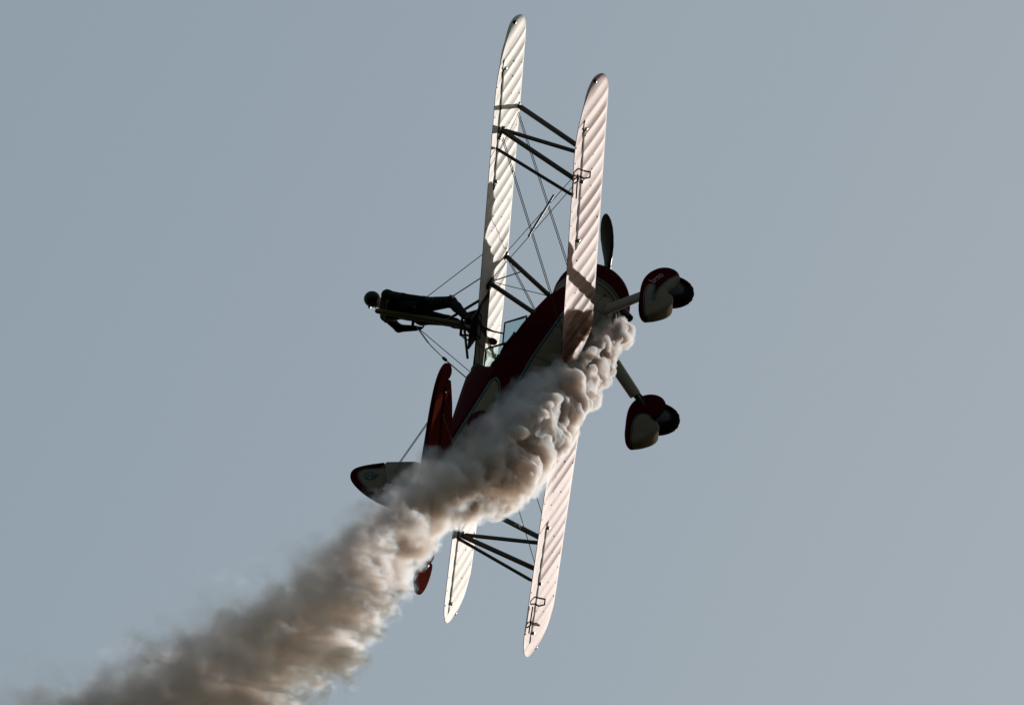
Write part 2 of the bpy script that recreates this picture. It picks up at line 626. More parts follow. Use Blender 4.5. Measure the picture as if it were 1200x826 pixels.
NODES = {}
for s in (-1, 1):
    uf = wpt(1, .135, s * 3.16, -.06); ur = wpt(1, .674, s * 3.185, -.045)
    lf = wpt(0, .13, s * 3.05, .08); lr = wpt(0, .624, s * 3.048, .07)
    NODES[s] = (uf, ur, lf, lr)
    strut('interplane_strut', uf, lf, .052)
    strut('interplane_strut', ur, lr, .050)
    strut('interplane_strut', ur + Vector((.03, 0, 0)), lf + Vector((-.02, 0, 0)), .046)
    strut('aileron_link', wpt(1, .86, s * 3.06, -.03), wpt(0, .86, s * 3.02, .03), .026, flat=.8)
    V, F = join_geo([box_geo(ur + Vector((0, 0, .015)), (.09, .03, .02)), box_geo(uf + Vector((0, 0, .015)), (.06, .025, .02))])
    o = mesh_obj('strut_fitting', *box_geo(ur + Vector((-.02, 0, .01)), (.10, .028, .022)), M['black'], plane)
    o = mesh_obj('strut_fitting', *box_geo(uf + Vector((0, 0, .01)), (.06, .022, .022)), M['black'], plane)
    cf, cr = wpt(1, .135, s * .827, -.06), wpt(1, .674, s * .827, -.05)
    bf, br = Vector((.59, s * .30, .80)), Vector((.03, s * .30, .81))
    strut('cabane_strut', cf, bf, .050); strut('cabane_strut', cr, br, .048)
    mesh_obj('strut_fitting', *box_geo(cr + Vector((0, 0, .01)), (.11, .035, .025)), M['black'], plane)
    mesh_obj('strut_fitting', *box_geo(cf + Vector((0, 0, .01)), (.07, .028, .022)), M['black'], plane)
    NODES[s] += (cf, cr, bf, br)


def wire(a, b, r=.0055, name='bracing_wire', parent=plane, mat='steel'):
    return tube(name, [a, b], r, M[mat], parent, 5)


for s in (-1, 1):
    uf, ur, lf, lr, cf, cr, bf, br = NODES[s]
    e = Vector((.045, 0, 0))
    root_f, root_r = Vector((-.1, s * .42, .06)), Vector((-.95, s * .42, .03))
    wire(uf + Vector((0, -s * .12, 0)), root_f); wire(uf + e + Vector((0, -s * .12, 0)), root_f + e)
    wire(ur + Vector((0, -s * .12, 0)), root_r); wire(ur + e + Vector((0, -s * .12, 0)), root_r + e)
    wire(cf + Vector((0, s * .05, 0)), lf); wire(cr + Vector((.1, s * .05, 0)), lr)
    # cabane bracing
    wire(cf, br, .006); wire(cf + Vector((.04, 0, 0)), br + Vector((.04, 0, 0)), .006)
    wire(cr + Vector((.05, 0, 0)), bf, .006)
    wire(cr + Vector((.1, 0, -.02)), cf.lerp(bf, .38), .009)
tube('wire_spreader', [(.34, -2.0, .83), (-.88, -2.0, .77)], .016, M['black'], plane, 8)
tube('wire_spreader', [(.34, 2.0, .83), (-.88, 2.0, .77)], .016, M['black'], plane, 8)

# ---- fuselage
FUS = [  # x, half width, z top, z bottom
    (.98, .40, .80, -.04), (.6, .42, .92, -.10), (.2, .42, .96, -.13), (-.2, .42, .98, -.14), (-.7, .41, .98, -.12),
    (-1.2, .40, .98, -.08), (-1.7, .37, .96, -.02), (-2.3, .315, .93, .07), (-3.0, .25, .90, .17), (-3.7, .18, .87, .28),
    (-4.3, .115, .84, .38), (-4.75, .05, .81, .46)]


def interp(x, k):
    for a, b in zip(FUS, FUS[1:]):
        if b[0] <= x <= a[0]:
            t = (a[0] - x) / (a[0] - b[0]); return a[k] + (b[k] - a[k]) * t
    return FUS[0][k] if x > FUS[0][0] else FUS[-1][k]


def fus_half(x, z):
    hw, zt, zb = interp(x, 1), interp(x, 2), interp(x, 3)
    c, q = (zt + zb) / 2, (zt - zb) / 2
    return hw * max(1 - abs((z - c) / q) ** 2.7, 0) ** (1 / 2.7)


def fus_paint(x, z):
    zl = .46 if x > -1.3 else .46 - .06 * (-1.3 - x) / 1.5
    P = [(.40, -2.78), (.44, -2.62), (.58, -2.15), (.67, -1.94), (.74, -1.87), (.80, -1.95)]
    xc = P[0][1] - 1
    if z >= .80: xc = -1.95
    elif z <= .40: xc = -2.78
    else:
        for a, b in zip(P, P[1:]):
            if a[0] <= z <= b[0]: xc = a[1] + (b[1] - a[1]) * (z - a[0]) / (b[0] - a[0])
    lance = min(z - zl, (x - xc) * .55)
    return -max(z - .80, lance)


rings, pv = [], []
NS, NR = 190, 112
for i in range(NS + 1):
    x = FUS[0][0] + (FUS[-1][0] - FUS[0][0]) * i / NS
    hw, zt, zb = interp(x, 1), interp(x, 2), interp(x, 3)
    c, q = (zt + zb) / 2, (zt - zb) / 2
    r = []
    for k in range(NR):
        t = 2 * math.pi * k / NR
        ct, st = math.cos(t), math.sin(t)
        e = 2 / 2.7
        y = hw * math.copysign(abs(ct) ** e, ct); z = c + q * math.copysign(abs(st) ** e, st)
        r.append((x, y, z)); pv.append(fus_paint(x, z))
    rings.append(r)
V, F = loft(rings)
fuselage = mesh_obj('fuselage', V, F, M['livery'], plane, sharp=rad(50), paint=pv)

# turtledeck fairing behind the rear cockpit
rings = []
for x, zt, hw in ((-1.50, 1.00, .25), (-1.56, 1.17, .27), (-1.66, 1.235, .27), (-2.0, 1.18, .245), (-2.4, 1.11, .21), (-2.85, 1.03, .17), (-3.4, .97, .11), (-4.0, .90, .05)):
    r = []
    zb = interp(x, 2) - .10
    for k in range(17):
        t = math.pi * k / 16
        r.append((x, hw * math.cos(t), zb + (zt - zb) * math.sin(t) ** .75))
    rings.append(r)
V, F = loft(rings)
mesh_obj('turtledeck', V, F, M['red'], fuselage, sharp=rad(35))

# cockpit rims and windscreens
for xc in (-.62, -1.30):
    pts = []
    for k in range(25):
        t = 2 * math.pi * k / 24
        x, y = xc + .30 * math.cos(t), .26 * math.sin(t)
        z = interp(x, 2) - (interp(x, 2) - interp(x, 3)) / 2 * (1 - (1 - (abs(y) / interp(x, 1)) ** 2.7) ** (1 / 2.7))
        pts.append((x, y, z + .012))
    V, F = tube_geo(pts, .022, 8)
    rim = mesh_obj('cockpit_rim', V, F, M['black'], fuselage)
    V = [(p[0], p[1], p[2] + .004) for p in pts[:-1]]
    mesh_obj('cockpit_shade_disc', V, [tuple(range(24))], M['gap'], fuselage, smooth=False)  # flat black disc, the shade inside the cockpit put into its colour
for xs in (0.0, -.80):
    T1, T2 = Vector((-.17 + xs, -.17, 1.185)), Vector((-.17 + xs, .17, 1.185))
    B1, B2 = Vector((.10 + xs, -.20, .965)), Vector((.10 + xs, .20, .965))
    S1, S2 = Vector((-.14 + xs, -.30, .94)), Vector((-.14 + xs, .30, .94))
    V = [T1, T2, B2, B1, S1, S2]
    ws = mesh_obj('windscreen', V, [(0, 1, 2, 3), (0, 3, 4), (1, 5, 2)], M['glass'], fuselage, smooth=False)
    for a, b in ((T1, T2), (B1, B2), (T1, B1), (T2, B2), (T1, S1), (T2, S2), (B1, S1), (B2, S2)):
        tube('windscreen_frame', [a, b], .011, M['black'], ws, 6)

# mirror and grip under the upper wing
p = Vector((-.09, .21, 1.36))
V, F = [], []
mirror = bpy.data.meshes.new('mirror')
bm = bmesh.new(); bmesh.ops.create_uvsphere(bm, u_segments=18, v_segments=10, radius=1); bm.to_mesh(mirror); bm.free(); mirror.shade_smooth()
o = link('mirror', mirror, M['helmet'], plane); o.location = p; o.scale = (.03, .055, .075)
tube('mirror_bracket', [p, p + Vector((0, 0, .12))], .01, M['black'], plane, 6)
p = Vector((-.38, -.13, 1.36))
tube('grab_handle', [p + Vector((.05, 0, .05)), p, p + Vector((-.02, .0, -.10)), Vector((-.17, 0, 1.19))], [.012, .018, .012, .012], M['black'], plane, 6)

# roundel emblem on the fuselage side
def decal_disc(name, cx, cz, rx, rz, mat, lift, parent, n=28, r0=0.0):
    V, F = [], []
    R = (r0, .33 + .67 * r0, .66 + .34 * r0, 1.0)
    for r in R:
        for k in range(n):
            t = 2 * math.pi * k / n
            x, z = cx + rx * r * math.cos(t), cz + rz * r * math.sin(t)
            V.append((x, -fus_half(x, z) - lift, z))
    for i in range(3):
        for k in range(n):
            k2 = (k + 1) % n
            F.append((i * n + k, i * n + k2, (i + 1) * n + k2, (i + 1) * n + k))
    return mesh_obj(name, V, F, mat, parent)


ro = decal_disc('roundel', -2.95, .615, .215, .15, M['red'], .004, fuselage)
decal_disc('roundel_ring', -2.95, .615, .225, .158, M['dgreen'], .007, ro, r0=.9)
for k in range(5):
    t = 2 * math.pi * k / 5 + .3
    decal_disc('roundel_petal', -2.95 + .05 * math.cos(t), .615 + .035 * math.sin(t), .032, .024, M['dgreen'], .008, ro, 12)

# ---- cowl, engine, propeller
ZT = .39
prof = [(.70, .425), (.82, .45), (.94, .49), (1.06, .523), (1.18, .540), (1.28, .538), (1.37, .515), (1.45, .478), (1.52, .43), (1.55, .385), (1.54, .35), (1.45, .345)]
fine = []
for a, b in zip(prof, prof[1:]):
    for k in range(5): fine.append((a[0] + (b[0] - a[0]) * k / 5, a[1] + (b[1] - a[1]) * k / 5))
fine.append(prof[-1])
V, F, pv = [], [], []
n = 64
for i, (x, r) in enumerate(fine):
    for k in range(n):
        t = 2 * math.pi * k / n
        V.append((x, r * math.cos(t), ZT + r * math.sin(t)))
        z = r * math.sin(t)
        pv.append(max(-.09, min(1.045 - x, .09)))
for i in range(len(fine) - 1):
    for k in range(n):
        k2 = (k + 1) % n
        F.append((i * n + k, i * n + k2, (i + 1) * n + k2, (i + 1) * n + k))
F.append(tuple(range(n - 1, -1, -1)))
cowl = mesh_obj('engine_cowl', V, F, M['livery'], plane, sharp=rad(40), paint=pv)
for x_, r_ in ((.94, .492), (1.30, .538)):
    V, F = tube_geo([(x_, r_ * math.cos(2 * math.pi * k / 48), ZT + r_ * math.sin(2 * math.pi * k / 48)) for k in range(49)], .006, 6)
    mesh_obj('cowl_seam', V, F, M['black'], cowl)
for k in range(14):
    t = 2 * math.pi * (k + .5) / 14
    c_ = Vector((.86, .462 * math.cos(t), ZT + .462 * math.sin(t)))
    mesh_obj('cowl_fastener', *box_geo(c_, (.012, .012, .012)), M['exhaust'], cowl)
for z_ in (.30, .12):
    tube('panel_seam', [(x_, -fus_half(x_, z_) - .002, z_) for x_ in np.linspace(.9, -.35, 12)], .004, M['black'], fuselage, 5)
for x_ in (.42, -.35, -1.25):
    tube('panel_seam', [(x_, -fus_half(x_, z_) - .002, z_) for z_ in np.linspace(.86, .0, 14)], .004, M['black'], fuselage, 5)
eng = []
for k in range(9):
    t = 2 * math.pi * k / 9
    d = Vector((0, math.cos(t), math.sin(t))); c = Vector((1.22, 0, ZT))
    eng.append(tube_geo([c + d * .10, c + d * .33], [.075, .07], 10))
eng.append(tube_geo([(1.3, 0, ZT), (1.75, 0, ZT), (1.85, 0, ZT)], [.20, .17, .08], 16))
V, F = join_geo(eng[-1:])
engine = mesh_obj('engine', V, F, M['exhaust'], plane, sharp=rad(40))
for g in eng[:-1]:
    mesh_obj('cylinder', g[0], g[1], M['exhaust'], engine, sharp=rad(40))
V, F = tube_geo([(1.82, 0, ZT), (1.9, 0, ZT), (2.0, 0, ZT), (2.08, 0, ZT)], [.06, .11, .10, .03], 16)
prop = mesh_obj('propeller', V, F, M['black'], plane, sharp=rad(40))
pd = Vector((0, -.985, .115)).normalized()
for s in (1, -1):
    d = pd * s; hub = Vector((1.95, 0, ZT)); cdir = d.cross(Vector((1, 0, 0))).normalized()
    rings = []
    for t, ch, th, tw in ((.10, .045, .045, 55), (.25, .075, .036, 48), (.40, .10, .026, 38), (.55, .105, .02, 30), (.70, .098, .015, 25), (.82, .085, .012, 22), (.92, .062, .009, 20), (.975, .036, .007, 19), (1.0, .010, .004, 18)):
        a = rad(tw); cv = cdir * math.cos(a) + Vector((1, 0, 0)) * math.sin(a) * s; nv = d.cross(cv)
        c = hub + d * (t * 1.0)
        rings.append([c + cv * (ch * 1.3 * math.cos(q)) + nv * (th * math.sin(q)) for q in [2 * math.pi * k / 12 for k in range(12)]])
    V, F = loft(rings)
    mesh_obj('blade', V, F, M['black'], prop)

# exhaust stacks under the nose
tube('exhaust_pipe', [(1.0, -.20, -.04), (.95, -.17, -.13), (.86, -.15, -.23), (.78, -.15, -.30)], [.045, .05, .05, .055], M['exhaust'], plane, 12)
tube('exhaust_pipe', [(.85, -.18, -.0), (.74, -.17, -.08), (.55, -.16, -.14)], [.04, .04, .045], M['exhaust'], plane, 12)
tube('drain_pipe', [(1.05, -.2, -.06), (.96, -.16, -.12)], .03, M['exhaust'], plane, 8)

# ---- landing gear
GEAR_Z = -.93; TYRE_R = .355
PANT = smooth_poly([(-.60, -.88), (-.50, -.79), (-.28, -.70), (-.03, -.625), (.24, -.575), (.47, -.59), (.64, -.67), (.71, -.78), (.69, -.90), (.60, -.985), (.47, -1.03), (.33, -1.03), (.20, -1.02), (.06, -.99), (.0, -1.08), (-.11, -1.125), (-.28, -1.105), (-.45, -1.025), (-.54, -.955)], 5)


def pant_paint_outer(V):
    x, z = V[:, 0], V[:, 2]
    # cream: a long tongue over the tyre and a short one at the tail, red wedge between
    A = poly_sdf(x, z, smooth_poly([(-.66, -.92), (-.32, -.765), (-.10, -.70), (.08, -.685), (.15, -.72), (.12, -.79), (-.16, -.86), (-.22, -.875), (-.06, -.85), (.12, -.85), (.32, -.88), (.47, -.93), (.62, -1.02), (.5, -1.2), (-.2, -1.25), (-.6, -1.1)], 6))
    return np.clip(-A, -.09, .09)


def pant_paint_inner(V):
    x, z = V[:, 0], V[:, 2]
    A = poly_sdf(x, z, smooth_poly([(-.66, -.93), (-.33, -.79), (-.05, -.745), (.10, -.79), (.12, -.90), (.02, -1.0), (.0, -1.2), (-.5, -1.2)], 6))
    return np.clip(-A, -.09, .09)


def pant_paint(s):
    def f(V):
        outer = (V[:, 1] * s) > 1.0
        return np.where(outer, pant_paint_outer(V), pant_paint_inner(V))
    return f


def bulge(X, Y, Z):
    return np.clip(1.0 - .55 * np.clip((-.05 - X) / .6, 0, 1) ** 1.2, .3, 1)


for s in (-1, 1):
    pant = plate('wheel_fairing', PANT, 'xz', s * 1.0, .135, .013, M['livery_small'], plane, rnd=.05, taper=bulge, paintf=pant_paint(s))
    pant['label'] = 'dark red and cream wheel fairing with pale lettering' if s < 0 else 'dark red and cream wheel fairing, inner side in view'
    # tyre, hub
    prof = []
    for k in range(15):
        t = math.pi * k / 14
        prof.append((.098 * math.cos(t), TYRE_R - .085 + .085 * math.sin(t) ** .8))
    V, F = [], []
    n = 72
    for q, (yy, r) in enumerate(prof):
        for k in range(n):
            t = 2 * math.pi * k / n
            rr = r + (.007 if (k % 3 == 0 and 4 <= q <= 10) else 0)
            V.append((.275 + rr * math.cos(t), s * 1.0 + yy, GEAR_Z + rr * math.sin(t)))
    m_ = len(prof)
    for q in range(m_ - 1):
        for k in range(n):
            k2 = (k + 1) % n
            F.append((q * n + k, q * n + k2, (q + 1) * n + k2, (q + 1) * n + k))
    tyre = mesh_obj('tyre', V, F, M['rubber'], plane, sharp=rad(60))
    V, F = tube_geo([(.275, s * 1.0 - .09, GEAR_Z), (.275, s * 1.0 - .06, GEAR_Z), (.275, s * 1.0 + .06, GEAR_Z), (.275, s * 1.0 + .09, GEAR_Z)], [.14, .27, .27, .14], 24)
    mesh_obj('rim', V, F, M['black'], tyre)
    # leg fairing: cream, wide chord, then the bare oleo
    a, b = Vector((.62, s * .30, -.02)), Vector((.42, s * .80, -.60))
    tube('gear_leg', [a, a.lerp(b, .06), a.lerp(b, .94), b], [.15, .15, .135, .13], M['cream'], plane, 14, .36, (1, 0, 0))
    e = Vector((.33, s * .93, -.80))
    tube('oleo_strut', [b - (b - a) * .05, e], [.038, .034], M['exhaust'], plane, 10)
    tube('oleo_link', [b + Vector((.09, 0, 0)), b.lerp(e, .5) + Vector((.10, 0, 0)), e], .011, M['exhaust'], plane, 6)
    tube('brake_line', [b + Vector((.13, 0, .03)), b.lerp(e, .6) + Vector((.14, 0, -.02))], .008, M['exhaust'], plane, 6)
    if s < 0:
        cu = bpy.data.curves.new('lettering', 'FONT')
        cu.body = 'brno'; cu.size = .15; cu.extrude = .002; cu.shear = .2
        ft = bpy.data.objects.new('lettering_curve', cu)
        tx = link('lettering', bpy.data.meshes.new_from_object(ft), M['letter'], pant)
        bpy.data.objects.remove(ft)
        X = Vector((.96, 0, -.20)).normalized(); N = Vector((0, -1, 0)); Yv = N.cross(X)
        mt = Matrix((X, Yv, N)).transposed().to_4x4(); mt.translation = Vector((.16, -1.139, -.755))
        tx.matrix_local = mt

# belly fairing between the gear legs
rings = []
for x, hw, zb in ((.95, .22, -.03), (.7, .30, -.13), (.3, .32, -.17), (-.1, .28, -.16), (-.4, .18, -.13)):
    rings.append([(x, hw * math.cos(t), zb + .14 * (1 - math.sin(t))) for t in [math.pi * k / 12 for k in range(13)]])
V, F = loft(rings)
mesh_obj('belly_fairing', V, [f[::-1] for f in F], M['cream'], plane, sharp=rad(40))

# ---- tail
RUD = smooth_poly([(-4.245, 1.475), (-4.30, 1.56), (-4.38, 1.65), (-4.48, 1.74), (-4.58, 1.795), (-4.70, 1.80), (-4.83, 1.74), (-4.97, 1.61), (-5.09, 1.45), (-5.17, 1.30), (-5.23, 1.12), (-5.26, .95), (-5.22, .78), (-5.10, .62), (-4.92, .53), (-4.76, .52), (-4.74, .80), (-4.73, 1.10), (-4.715, 1.27), (-4.60, 1.325), (-4.42, 1.40)], 5)
FIN = [(-4.02, .80), (-4.03, 1.13), (-4.215, 1.465), (-4.26, 1.47), (-4.42, 1.41), (-4.60, 1.335), (-4.715, 1.28), (-4.735, .80)]


def rud_paint(V):
    inner = smooth_poly([(-4.2, 1.40), (-4.40, 1.47), (-4.50, 1.61), (-4.59, 1.69), (-4.71, 1.70), (-4.85, 1.63), (-4.99, 1.49), (-5.07, 1.37), (-5.13, 1.22), (-5.16, 1.0), (-5.1, .8), (-4.9, .6), (-4.5, .5), (-4.1, .8)], 5)
    return np.clip(-poly_sdf(V[:, 0], V[:, 2], inner), -.09, .09)


rudder = plate('rudder', RUD, 'xz', 0, .038, .012, M['livery_small'], plane, rnd=.028, paintf=rud_paint)
fin = plate('fin', FIN, 'xz', 0, .042, .012, M['cream'], plane, rnd=.03)


def patch(name, poly, y, mat, parent):
    """thin raised print on the rudder's right face"""
    n = len(poly)
    V = [(a, y, b) for a, b in poly] + [(a, y - .004, b) for a, b in poly]
    F = [tuple(range(n)), tuple(range(2 * n - 1, n - 1, -1))] + [(i, (i + 1) % n, n + (i + 1) % n, n + i) for i in range(n)]
    return mesh_obj(name, V, F, mat, parent, smooth=False)


for z0, z1, mt in ((1.275, 1.335, 'flag_red'), (1.212, 1.273, 'flag_white'), (1.15, 1.21, 'flag_blue')):
    patch('flag_stripe', [(-4.755, z0), (-4.755, z1), (-4.94, z1), (-4.94, z0)], -.038, M[mt], rudder)
cxm, czm = -4.68, 1.535
emb = patch('emblem', [(cxm + .11 * math.cos(t), czm + .085 * math.sin(t)) for t in [2 * math.pi * k / 22 for k in range(22)]], -.038, M['dgreen'], rudder)
for a, b, r, mt in ((.02, .02, .045, 'cream'), (-.05, -.02, .03, 'grey_line'), (.06, -.035, .022, 'cream'), (.02, .025, .022, 'dgreen'), (-.06, .04, .018, 'cream')):
    patch('emblem_figure', [(cxm + a + r * math.cos(t), czm + b + r * .7 * math.sin(t)) for t in [2 * math.pi * k / 12 for k in range(12)]], -.0421, M[mt], emb) if mt != 'dgreen' else patch('emblem_figure', [(cxm + a + r * math.cos(t), czm + b + r * .7 * math.sin(t)) for t in [2 * math.pi * k / 12 for k in range(12)]], -.0463, M[mt], emb)
patch('emblem_scroll', [(cxm - .05, czm - .085), (cxm + .09, czm - .10), (cxm + .12, czm - .075), (cxm - .04, czm - .065)], -.038, M['dgreen'], rudder)

SZ = .77
STAB = [(-3.66, 0), (-3.72, .40), (-3.77, .62), (-3.86, .95), (-3.95, 1.20), (-4.03, 1.40), (-4.28, 1.42), (-4.28, 0)]
ELEV = smooth_poly([(-4.30, .06), (-4.30, .7), (-4.30, 1.43), (-4.07, 1.435), (-4.00, 1.52), (-4.08, 1.66), (-4.24, 1.745), (-4.42, 1.735), (-4.56, 1.63), (-4.66, 1.45), (-4.74, 1.18), (-4.80, .88), (-4.86, .58), (-4.86, .36), (-4.72, .12)], 5)
for s in (-1, 1):
    st = plate('tailplane', [(x, s * y) for x, y in STAB], 'xy', SZ, .045, .015, M['tail'], plane, rnd=.035)
    el = plate('elevator', [(x, s * y) for x, y in ELEV], 'xy', SZ, .032, .014, M['tail'], plane, rnd=.022)
    for yy in (.5, 1.0, 1.35):
        mesh_obj('hinge_bracket', *box_geo((-4.29, s * yy, SZ - .04), (.03, .012, .012)), M['black'], st)
    wire((-4.09, 0, 1.32), (-4.28, s * 1.10, SZ + .03), .006)
    wire((-4.45, 0, 1.30), (-4.50, s * 1.06, SZ + .03), .005)
    wire((-4.1, s * .10, .42), (-4.28, s * 1.0, SZ - .03), .006)
V, F = tube_geo([(-4.3, 0, .42), (-4.5, 0, .28), (-4.62, 0, .22)], .03, 8)
tw = mesh_obj('tailwheel', V, F, M['gap'], plane)
V, F = tube_geo([(-4.64, -.05, .2), (-4.64, -.04, .2), (-4.64, .04, .2), (-4.64, .05, .2)], [.07, .11, .11, .07], 18)
mesh_obj('tyre', V, F, M['rubber'], tw)

# ---- wing walker's rig on the upper wing
P0, P1 = Vector((-.40, 0.0, 2.97)), Vector((-.17, 0, 1.57))
rig = tube('wing_rig', [P0, P0.lerp(P1, .02), P1], [.02, .036, .042], M['pole'], plane, 12)
for a, b, r in (((-.24, 0, 2.02), (.40, -.22, 1.60), .020), ((-.24, 0, 2.02), (.40, .22, 1.60), .020), ((-.20, 0, 1.75), (-.62, -.25, 1.53), .018), ((-.20, 0, 1.75), (-.62, .25, 1.53), .018),
                ((-.22, -.16, 1.78), (-.22, .16, 1.78), .018), ((-.22, -.16, 1.78), (-.05, -.20, 1.60), .016), ((-.22, .16, 1.78), (-.05, .2, 1.60), .016)):
    tube('rig_brace', [a, b], r, M['strut'], rig, 8)
V, F = box_geo((-.12, 0, 1.600), (.28, .24, .012))
mesh_obj('foot_plate', V, F, M['strut'], rig, smooth=False)
tube('foot_loop', [(-.06, .13, 1.95), (-.02, .15, 1.83), (-.16, .20, 1.78), (-.234, .20, 1.695), (-.20, .21, 1.64), (-.16, .20, 1.625), (-.06, .16, 1.63), (-.02, .14, 1.72)], .011, M['black'], rig, 6)
for k, (hx, hz, wd) in enumerate(((-.37, 2.82, .17), (-.31, 2.45, .15))):
    tube('back_rest', [(hx + .02, -wd, hz), (hx + .05, 0, hz), (hx + .02, wd, hz)], .022, M['strap'], rig, 8)
# stays from the rig and the harness to the wing and fuselage
hip = Vector((-.18, -.16, 2.42)); knee = Vector((.05, -.18, 2.09))
wire(hip, wpt(1, .2, -.95, .14), .006, 'rig_stay', rig)
a, b = knee, wpt(1, .55, -.80, .1)
wire(a, b, .009, 'rig_stay', rig)
m1 = a.lerp(b, .15)
tube('shackle', [a.lerp(b, .05), a.lerp(b, .1) + Vector((0, -.03, .02)), m1, a.lerp(b, .1) + Vector((0, .03, -.02)), a.lerp(b, .05)], .008, M['black'], rig, 6)
hL = Vector((-.12, .27, 2.42))
wire(hL, wpt(1, .96, .35, .03), .006, 'rig_stay', rig)
mid = Vector((-1.15, .02, 1.72))
q0 = Vector((-.5, .16, 2.27))
tube('rig_stay', [hL, hL.lerp(mid, .5) + Vector((-.03, .03, -.02)), mid], .006, M['steel'], rig, 5)
tube('rig_stay', [hL + Vector((.02, 0, .03)), hL.lerp(mid, .5) + Vector((-.03, -.02, .04)), mid], .006, M['steel'], rig, 5)
wire(mid, (-1.56, 0, 1.235), .009, 'rig_stay', rig)
tube('turnbuckle', [mid, mid.lerp(Vector((-1.56, 0, 1.235)), .12)], .022, M['black'], rig, 8)

# ------------------------------------------------------------------ people


def round_cone(X, Y, Z, a, b, ra, rb):
    a, b = np.array(a, float), np.array(b, float)
    d = b - a; L = d @ d + 1e-9
    t = np.clip(((X - a[0]) * d[0] + (Y - a[1]) * d[1] + (Z - a[2]) * d[2]) / L, 0, 1)
    return np.sqrt((X - a[0] - d[0] * t) ** 2 + (Y - a[1] - d[1] * t) ** 2 + (Z - a[2] - d[2] * t) ** 2) - (ra + (rb - ra) * t)


def smin(a, b, k):
    h = np.clip(.5 + .5 * (b - a) / k, 0, 1)
    return b + (a - b) * h - k * h * (1 - h)


def body_from(name, bones, h, mats, parent, matf, fat=1.0):
    pts = np.array([p for b in bones for p in (b[0], b[1])], float)
    rm = max(max(b[2], b[3]) for b in bones)
    lo, hi = pts.min(0) - rm - .03, pts.max(0) + rm + .03
    X, Y, Z = grid_for(lo, hi, h)
    f = np.full(X.shape, 9.0)
    for b in bones:
        b = b if b[0][2] > 2.93 else (b[0], b[1], b[2] * fat if b[2] > .03 else b[2], b[3] * fat if b[3] > .03 else b[3]) + tuple(b[4:])
        k = b[4] if len(b) > 4 else .03
        r = max(b[2], b[3]) + .08
        p = np.array([b[0], b[1]], float)
        i0 = np.maximum(((p.min(0) - r - lo) / h).astype(int), 0); i1 = ((p.max(0) + r - lo) / h).astype(int) + 2
        sl = tuple(slice(i0[i], i1[i]) for i in range(3))
        f[sl] = smin(f[sl], round_cone(X[sl], Y[sl], Z[sl], b[0], b[1], b[2], b[3]), k)
    V, Q = surface_nets(f, lo, h)
    c = V[Q].mean(1)
    return mesh_np(name, V, Q, mats, parent, matidx=matf(c))


person = bpy.data.objects.new('person', None); COL.objects.link(person)
person.matrix_world = PLANE_MAT
tag(person, 'wing walker in dark suit and helmet strapped upright on top of the upper wing', 'person')


def hand_bones(w, d, pal, s=1.0, curl=.5):
    """palm, four fingers of unequal length and a thumb; d = direction of the hand, pal = way the palm faces"""
    w, d, pal = Vector(w), Vector(d).normalized(), Vector(pal)
    pal = (pal - d * pal.dot(d)).normalized(); side = d.cross(pal)
    out = [(w, w + d * .05, .024, .026, .015), (w + d * .05 + side * .022, w + d * .05 - side * .022, .019, .019, .012), (w + d * .075 + side * .025, w + d * .075 - side * .025, .015, .015, .012)]
    for k, (o, L) in enumerate(((.030, .062), (.010, .075), (-.010, .070), (-.029, .055))):
        b = w + d * .085 + side * o
        m1 = b + (d * .8 + pal * .5 * curl * 2).normalized() * L * .5
        m2 = m1 + (d * .35 + pal * 1.0).normalized() * L * .35
        m3 = m2 + (d * -.15 + pal * 1.0).normalized() * L * .25
        out += [(b, m1, .0095, .009, .004), (m1, m2, .009, .008, .004), (m2, m3, .008, .007, .004)]
    t0 = w + d * .025 + side * .026; t1 = t0 + (side * .8 + d * .6 + pal * .4) * .035; t2 = t1 + (d * .9 + pal * .5 + side * .1) * .028
    out += [(t0, t1, .012, .0105, .008), (t1, t2, .0105, .009, .004)]
    return [(tuple(b[0]), tuple(b[1]), b[2], b[3], b[4]) for b in out]


V3 = Vector
neck, head = V3((-.165, .0, 2.955)), V3((-.135, .005, 3.075))
shR, shL = V3((-.235, -.185, 2.87)), V3((-.15, .185, 2.885))
chest, waist, pelvis = V3((-.185, 0, 2.76)), V3((-.145, 0, 2.55)), V3((-.12, 0, 2.42))
hipR, hipL = V3((-.11, -.095, 2.39)), V3((-.09, .095, 2.385))
kneeR, ankR = V3((.085, -.14, 2.045)), V3((-.20, -.125, 1.72))
kneeL, ankL = V3((.01, .12, 2.05)), V3((-.06, .11, 1.72))
elR, haR = V3((-.33, -.27, 2.62)), V3((-.20, -.24, 2.41))
elL, haL = V3((-.10, .36, 2.70)), V3((-.09, .30, 2.46))
B = []
def bone(a, b, ra, rb, k=.03): B.append((tuple(a), tuple(b), ra, rb, k))
bone(head, head + V3((0, .0, .02)), .088, .092); bone(head + V3((-.0, .035, -.055)), head + V3((.012, .065, -.075)), .058, .034, .03)   # skull, jaw turned to the left wing
bone(head + V3((.004, .088, -.012)), head + V3((.004, .105, -.03)), .014, .013, .012)   # nose
bone(head + V3((.0, .085, -.058)), head + V3((.012, .087, -.058)), .012, .012, .008)     # mouth
bone(neck, head, .058, .056); bone(chest + V3((0, 0, .14)), neck, .07, .06)
bone(shR, shL, .066, .066, .05); bone(chest + V3((0, -.07, .04)), chest + V3((0, .07, .04)), .115, .115, .06)
bone(chest, waist, .135, .118, .06); bone(waist, pelvis, .118, .125, .06); bone(hipR, hipL, .105, .105, .05)
bone(hipR, kneeR, .092, .064); bone(hipL, kneeL, .092, .062)
bone(kneeR, kneeR.lerp(ankR, .35), .062, .057); bone(kneeR.lerp(ankR, .35), ankR, .057, .042)
bone(kneeL, kneeL.lerp(ankL, .35), .060, .057); bone(kneeL.lerp(ankL, .35), ankL, .057, .042)
